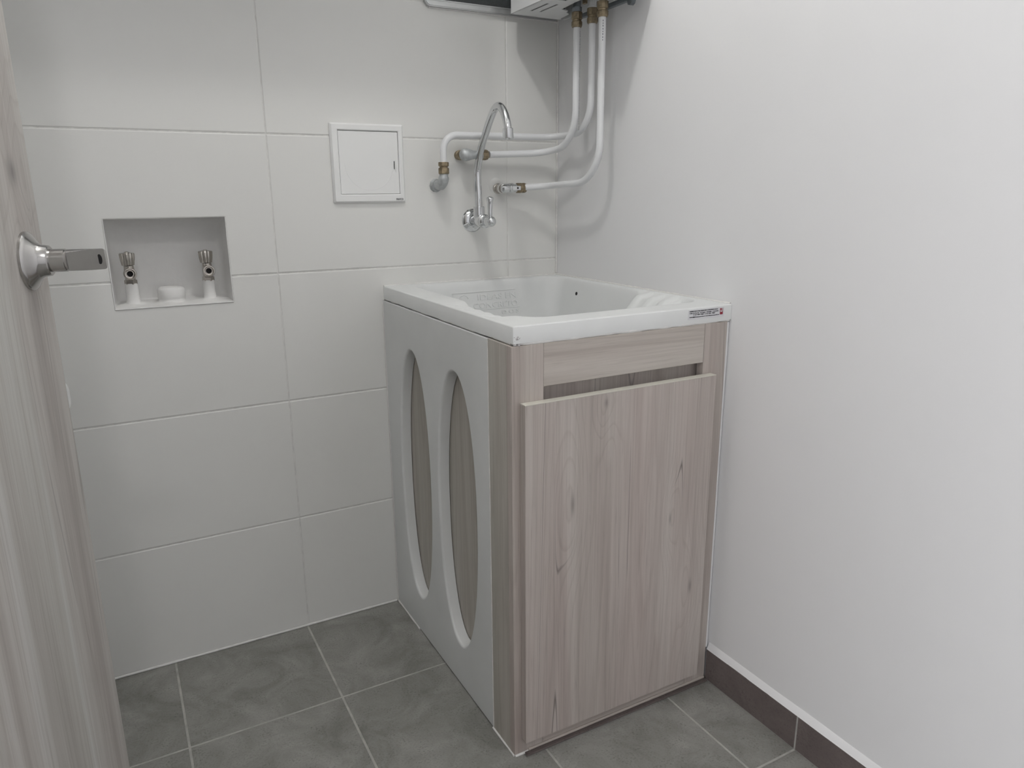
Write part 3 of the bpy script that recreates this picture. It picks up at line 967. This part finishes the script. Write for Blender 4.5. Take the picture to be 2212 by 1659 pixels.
# ------------------------------------------------------------------ white composite pipes with fittings
PR = 0.0080
def hexnut(base, axis, prof, name, parent, mat='brass'):
    return obj(name, lathe(base, axis, prof, 12, 0.2), mat, parent, smooth=20)
def heater_fitting(x, y, ztop, parent, wide=1.0):
    a = 0.0125*wide
    n1 = hexnut((x, y, ztop), (0, 0, -1), [(0, a*0.94), (0.001, a), (0.0145, a), (0.0155, a*0.9)], 'fitting_nut', parent)
    obj('ring', lathe((x, y, ztop-0.0150), (0, 0, -1), [(0, a*0.82), (0.0055, a*0.82)], 24), 'brass', n1, smooth=30)
    hexnut((x, y, ztop-0.0195), (0, 0, -1), [(0, a*0.92), (0.001, a*0.99), (0.0085, a), (0.0125, a*0.86), (0.0128, a*0.66)], 'fitting_nut', parent)
def pipe_print(parent, x, y, z0, z1, ang, dash):
    bm = bmesh.new()
    z = z0
    k = 0
    while z > z1:
        h = dash[k % len(dash)]
        c, s = math.cos(ang), math.sin(ang)
        p = Vector((x+c*PR, y+s*PR, z-h/2))
        tdir = Vector((-s, c, 0))
        b = bmesh.new()
        bmesh.ops.create_cube(b, size=1.0)
        mt = Matrix.Translation(p) @ Matrix((( c*0.0005, -s*0.0014, 0, 0), (s*0.0005, c*0.0014, 0, 0), (0, 0, h, 0), (0, 0, 0, 1)))
        merge(bm, b, mt)
        z -= h*1.9
        k += 1
    obj('print', bm, 'mark', parent)

P1 = (-0.066, -0.185); P2 = (-0.043, -0.214); P3 = (-0.060, -0.277)
# hot water: second connector -> elbow at the far left
pa = thing('water_pipe', 'white pipe with the topmost run, ending in a grey elbow left of the faucet', 'pipe', (-0.347, 0, 1.09), 'white pipes below the water heater')
path = fillet([(P2[0], P2[1], 1.462), (P2[0], P2[1], 1.213), (-0.040, -0.052, 1.208), (-0.347, -0.046, 1.2065), (-0.3475, -0.046, 1.138)], [0.070, 0.045, 0.036], 12)
obj('tube', tube(path, PR, 20), 'pipe', pa, smooth=60)
heater_fitting(P2[0], P2[1], 1.4750, pa, 1.02)
hexnut((-0.3475, -0.046, 1.1445), (0, 0, -1), [(0, 0.0118), (0.001, 0.0128), (0.0085, 0.0128), (0.0100, 0.0108)], 'fitting_nut', pa)
obj('ring', lathe((-0.3475, -0.046, 1.135), (0, 0, -1), [(0, 0.0098), (0.005, 0.0098)], 24), 'brass', pa, smooth=30)
hexnut((-0.3475, -0.046, 1.1315), (0, 0, -1), [(0, 0.0116), (0.001, 0.0128), (0.0130, 0.0130), (0.0145, 0.0110)], 'fitting_nut', pa)
ep = fillet([(-0.3475, -0.046, 1.119), (-0.3490, -0.046, 1.0930), (-0.3500, 0.004, 1.0915)], [0.020], 10)
obj('elbow', tube(ep, [0.0103]*2 + [0.0125]*(len(ep)-4) + [0.0118]*2, 22), 'galv', pa, smooth=50)
obj('wall_collar', lathe((-0.3505, 0.0, 1.0915), (0, -1, 0), [(0, 0.0165), (0.003, 0.0160), (0.006, 0.0135), (0.012, 0.0130)], 11, 0.3), 'galv', pa)
obj('wall_patch', lathe((-0.3545, 0.0, 1.0915), (0, -1, 0), [(0, 0.0185), (0.0006, 0.0175), (0.0008, 0.0)], 30), 'tile', pa, smooth=30)
# cold water: first connector -> galvanised bend behind the spout
pb = thing('water_pipe', 'white pipe with the middle run, ending in a grey tapered fitting behind the spout', 'pipe', (-0.287, 0, 1.16), 'white pipes below the water heater')
path = fillet([(P1[0], P1[1], 1.455), (P1[0], P1[1], 1.186), (-0.0680, -0.058, 1.170), (-0.225, -0.046, 1.1635)], [0.085, 0.06], 14)
obj('tube', tube(path, PR, 20), 'pipe', pb, smooth=60)
heater_fitting(P1[0], P1[1], 1.4700, pb)
ax = Vector((1, -0.10, 0.0)).normalized()
b0 = Vector((-0.2900, -0.036, 1.1630))
obj('tapered_fitting', lathe(b0-ax*0.010, ax, [(0, 0.0), (0.0015, 0.0075), (0.005, 0.0125), (0.010, 0.0150), (0.017, 0.0152), (0.026, 0.0130), (0.034, 0.0105), (0.044, 0.0095), (0.050, 0.0100), (0.056, 0.0120), (0.058, 0.0120)], 30), 'galv', pb, smooth=40)
obj('wall_nipple', lathe((-0.2875, 0.002, 1.1630), (0, -1, 0), [(0, 0.0112), (0.012, 0.0112), (0.0125, 0.0122), (0.0165, 0.0122), (0.017, 0.0112), (0.028, 0.0112)], 24), 'brass', pb, smooth=25)
hexnut(b0+ax*0.0475, ax, [(0, 0.0112), (0.001, 0.0125), (0.0095, 0.0128), (0.0145, 0.0112), (0.0150, 0.0085)], 'fitting_nut', pb)
# gas: third connector -> small chrome valve
pc = thing('gas_pipe', 'white pipe with the lowest run, ending in a small chrome valve', 'pipe', (-0.179, 0, 1.085), 'white pipes below the water heater')
path = fillet([(P3[0], P3[1], 1.462), (P3[0], P3[1], 1.097), (-0.0700, -0.060, 1.0890), (-0.128, -0.050, 1.0855)], [0.088, 0.045], 14)
obj('tube', tube(path, PR, 20), 'pipe', pc, smooth=60)
heater_fitting(P3[0], P3[1], 1.4750, pc, 1.02)
vx = Vector((1, -0.12, 0.01)).normalized()
v0 = Vector((-0.1870, -0.037, 1.0840))
obj('wall_patch', lathe((-0.184, 0.0, 1.0900), (0, -1, 0), [(0, 0.0200), (0.0006, 0.0185), (0.0008, 0.0)], 26), 'tile', pc, smooth=30)
obj('wall_nipple', lathe((-0.1800, 0.003, 1.0835), (0, -1, 0), [(0, 0.0128), (0.008, 0.0128), (0.009, 0.0112), (0.034, 0.0108)], 22), 'nickel', pc, smooth=30)
obj('seal_ring', lathe((-0.1800, -0.0215, 1.0835), (0, -1, 0), [(0, 0.0120), (0.004, 0.0124), (0.006, 0.0112)], 22), 'caulk', pc, smooth=40)
vb = obj('valve_body', lathe(v0-vx*0.002, vx, [(0, 0.0), (0.001, 0.008), (0.005, 0.0112), (0.018, 0.0116), (0.0205, 0.0108), (0.022, 0.0125), (0.030, 0.0128), (0.034, 0.0110), (0.046, 0.0100)], 30), 'chrome', pc, smooth=30)
sb = box(-0.011, 0.013, -0.0150, -0.006, -0.0055, 0.0055, 0.0012)
bmesh.ops.transform(sb, matrix=Matrix.Translation(v0+vx*0.034) @ Matrix.Rotation(-0.12, 4, 'Z'), verts=sb.verts[:])
obj('valve_stem', sb, 'chrome', pc)
obj('stem_screw', lathe(v0+vx*0.036+Vector((0, -0.0150, 0)), (0, -1, 0), [(0, 0.0026), (0.0006, 0.0024), (0.0008, 0.0)], 14), 'dark', vb)
hexnut(v0+vx*0.0395, vx, [(0, 0.0110), (0.001, 0.0124), (0.0130, 0.0126), (0.0140, 0.0110), (0.0160, 0.0112), (0.0170, 0.0126), (0.0220, 0.0124), (0.0260, 0.0104)], 'fitting_nut', pc)
pipe_print(pb, P1[0], P1[1], 1.430, 1.215, math.radians(-42), [0.0018, 0.0012, 0.0016, 0.0035, 0.001])
pipe_print(pc, P3[0], P3[1], 1.436, 1.395, math.radians(-115), [0.0030, 0.0024, 0.0034])

# ------------------------------------------------------------------ tankless water heater on the right wall
HZ = 1.482
hx_0, hx_1, hy_0, hy_1, hz_1 = -0.168, -0.018, -0.376, -0.053, 2.02
wh = thing('water_heater', 'white wall-hung tankless gas water heater in the corner', 'water heater', (0.0, -0.215, HZ))
bm = bmesh.new()
add_plate(bm, [rrect(hx_0, hx_1, hy_0, hy_1, 0.006, 5), rrect(hx_0+0.0025, hx_1-0.002, hy_0+0.0025, hy_1-0.0025, 0.004, 5)], XY, HZ, hz_1)
cov = obj('cover', bm, 'enamel', wh, smooth=35)
obj('top', box(hx_0+0.001, hx_1, hy_0+0.001, hy_1-0.001, hz_1, hz_1+0.006, 0.002), 'enamel', wh)
def slot(ax0, ay0, ay1, w):
    return [(ax0-w, ay0), (ax0+w, ay0), (ax0+w, ay1), (ax0-w, ay1)]
outer = [(hx_0+0.001, hy_1-0.001), (-0.019, hy_1-0.001), (-0.034, -0.064), (-0.041, -0.112), (-0.049, -0.120), (-0.056, -0.124), (-0.060, -0.138), (-0.083, -0.146), (-0.0905, -0.215), (-0.0905, hy_0+0.001), (hx_0+0.001, hy_0+0.001)]
bm = bmesh.new()
add_plate(bm, [outer, slot(-0.1385, -0.178, -0.100, 0.0030), slot(-0.1152, -0.180, -0.102, 0.0030), [(-0.136, -0.262), (-0.115, -0.262), (-0.115, -0.213), (-0.136, -0.213)]], XY, HZ, HZ+0.0016)
obj('bottom_plate', bm, 'enamel', wh)
obj('slot_shade_plate', box(-0.160, -0.096, -0.300, -0.080, HZ+0.003, HZ+0.007), 'dark', wh)  # black plate stands in for the shade inside the slots
obj('inner_body', box(-0.120, -0.020, -0.350, -0.090, HZ+0.045, hz_1-0.05), 'greymetal', wh)
# mounting plate on the wall, with a drip tab
mp_ = [(-0.100, 1.62), (-0.100, 1.486), (-0.108, 1.477), (-0.155, 1.4755), (-0.290, 1.4765), (-0.297, 1.4765), (-0.300, 1.4680), (-0.307, 1.4660), (-0.313, 1.4690), (-0.316, 1.4770), (-0.345, 1.4790), (-0.345, 1.62)]
bm = bmesh.new()
add_plate(bm, [mp_], YZ, -0.0100, 0.0)
obj('mounting_plate', bm, 'greymetal', wh)
def nip(x, y, z0, z1, rad, mat, nm, seg=24):
    obj(nm, lathe((x, y, z0), (0, 0, 1), [(0, rad*1.15), (0.004, rad*1.15), (0.005, rad), (z1-z0, rad)], seg), mat, wh, smooth=30)
nip(P1[0], P1[1], 1.4700, 1.535, 0.0085, 'greymetal', 'connector')
obj('connector_nut', lathe((P1[0], P1[1], 1.4715), (0, 0, 1), [(0, 0.0105), (0.001, 0.0112), (0.009, 0.0112), (0.010, 0.0100)], 6), 'greymetal', wh)
nip(P2[0], P2[1], 1.4745, 1.535, 0.0098, 'plastic', 'connector')
nip(P3[0], P3[1], 1.4745, 1.490, 0.0108, 'plastic', 'connector')
nip(P3[0], P3[1], 1.490, 1.535, 0.0060, 'brass', 'connector')
obj('brass_tap', box(-0.076, -0.069, -0.232, -0.221, 1.478, 1.515, 0.001), 'brass', wh)
obj('gas_block', box(-0.085, -0.030, -0.330, -0.250, 1.505, 1.530, 0.004), 'greymetal', wh)
obj('screw', lathe((-0.072, -0.143, 1.486), (0, 0, -1), [(0, 0.004), (0.002, 0.0038), (0.0032, 0.0)], 14), 'chrome', wh, smooth=40)
obj('pressure_valve', lathe((-0.045, -0.150, 1.545), (0.05, -0.5, -1), [(0, 0.012), (0.02, 0.012), (0.022, 0.008), (0.034, 0.007)], 18), 'galv', wh, smooth=30)
obj('water_block', box(-0.080, -0.035, -0.260, -0.165, 1.512, 1.540, 0.006, 2), 'galv', wh, smooth=40)

# ------------------------------------------------------------------ wall cupboard above the tiles (its shadow crosses the top tile row)
cu = thing('wall_cupboard', 'white wall cupboard hung high on the tiled wall above the hatch', 'cabinet', (-0.86, 0, 1.70))
obj('carcass', box(LX+0.003, -0.400, -0.280, 0.0, 1.700, 2.260, 0.001), 'enamel', cu)
for xa, xb in ((LX+0.004, -0.882), (-0.878, -0.401)):
    dl = obj('cupboard_door', box(xa, xb, -0.2985, -0.2805, 1.701, 2.259, 0.001), 'enamel', cu)
    xk = xb-0.04 if xa < -1 else xa+0.04
    obj('knob', lathe((xk, -0.2985, 1.76), (0, -1, 0), [(0, 0.006), (0.012, 0.006), (0.016, 0.012), (0.022, 0.012), (0.024, 0.0)], 20), 'satin', dl, smooth=30)

# ------------------------------------------------------------------ lamp holders on the ceilings (bulbs are the light sources, the hall one added as fill)
def lamp_holder(loc, ceil, label):
    t = thing('lamp_holder', label, 'lamp', (loc[0], loc[1], ceil))
    obj('rose', lathe((loc[0], loc[1], ceil), (0, 0, -1), [(0, 0.055), (0.006, 0.055), (0.018, 0.042), (0.022, 0.03)], 32), 'plastic', t, smooth=35)
    obj('socket', lathe((loc[0], loc[1], ceil-0.02), (0, 0, -1), [(0, 0.022), (0.034, 0.020), (0.036, 0.014)], 24), 'plastic', t, smooth=35)
lamp_holder(L1, CEIL, 'white porcelain lamp holder on the laundry ceiling')
lamp_holder(L2, HALLC, 'white porcelain lamp holder for the added hall fill light')
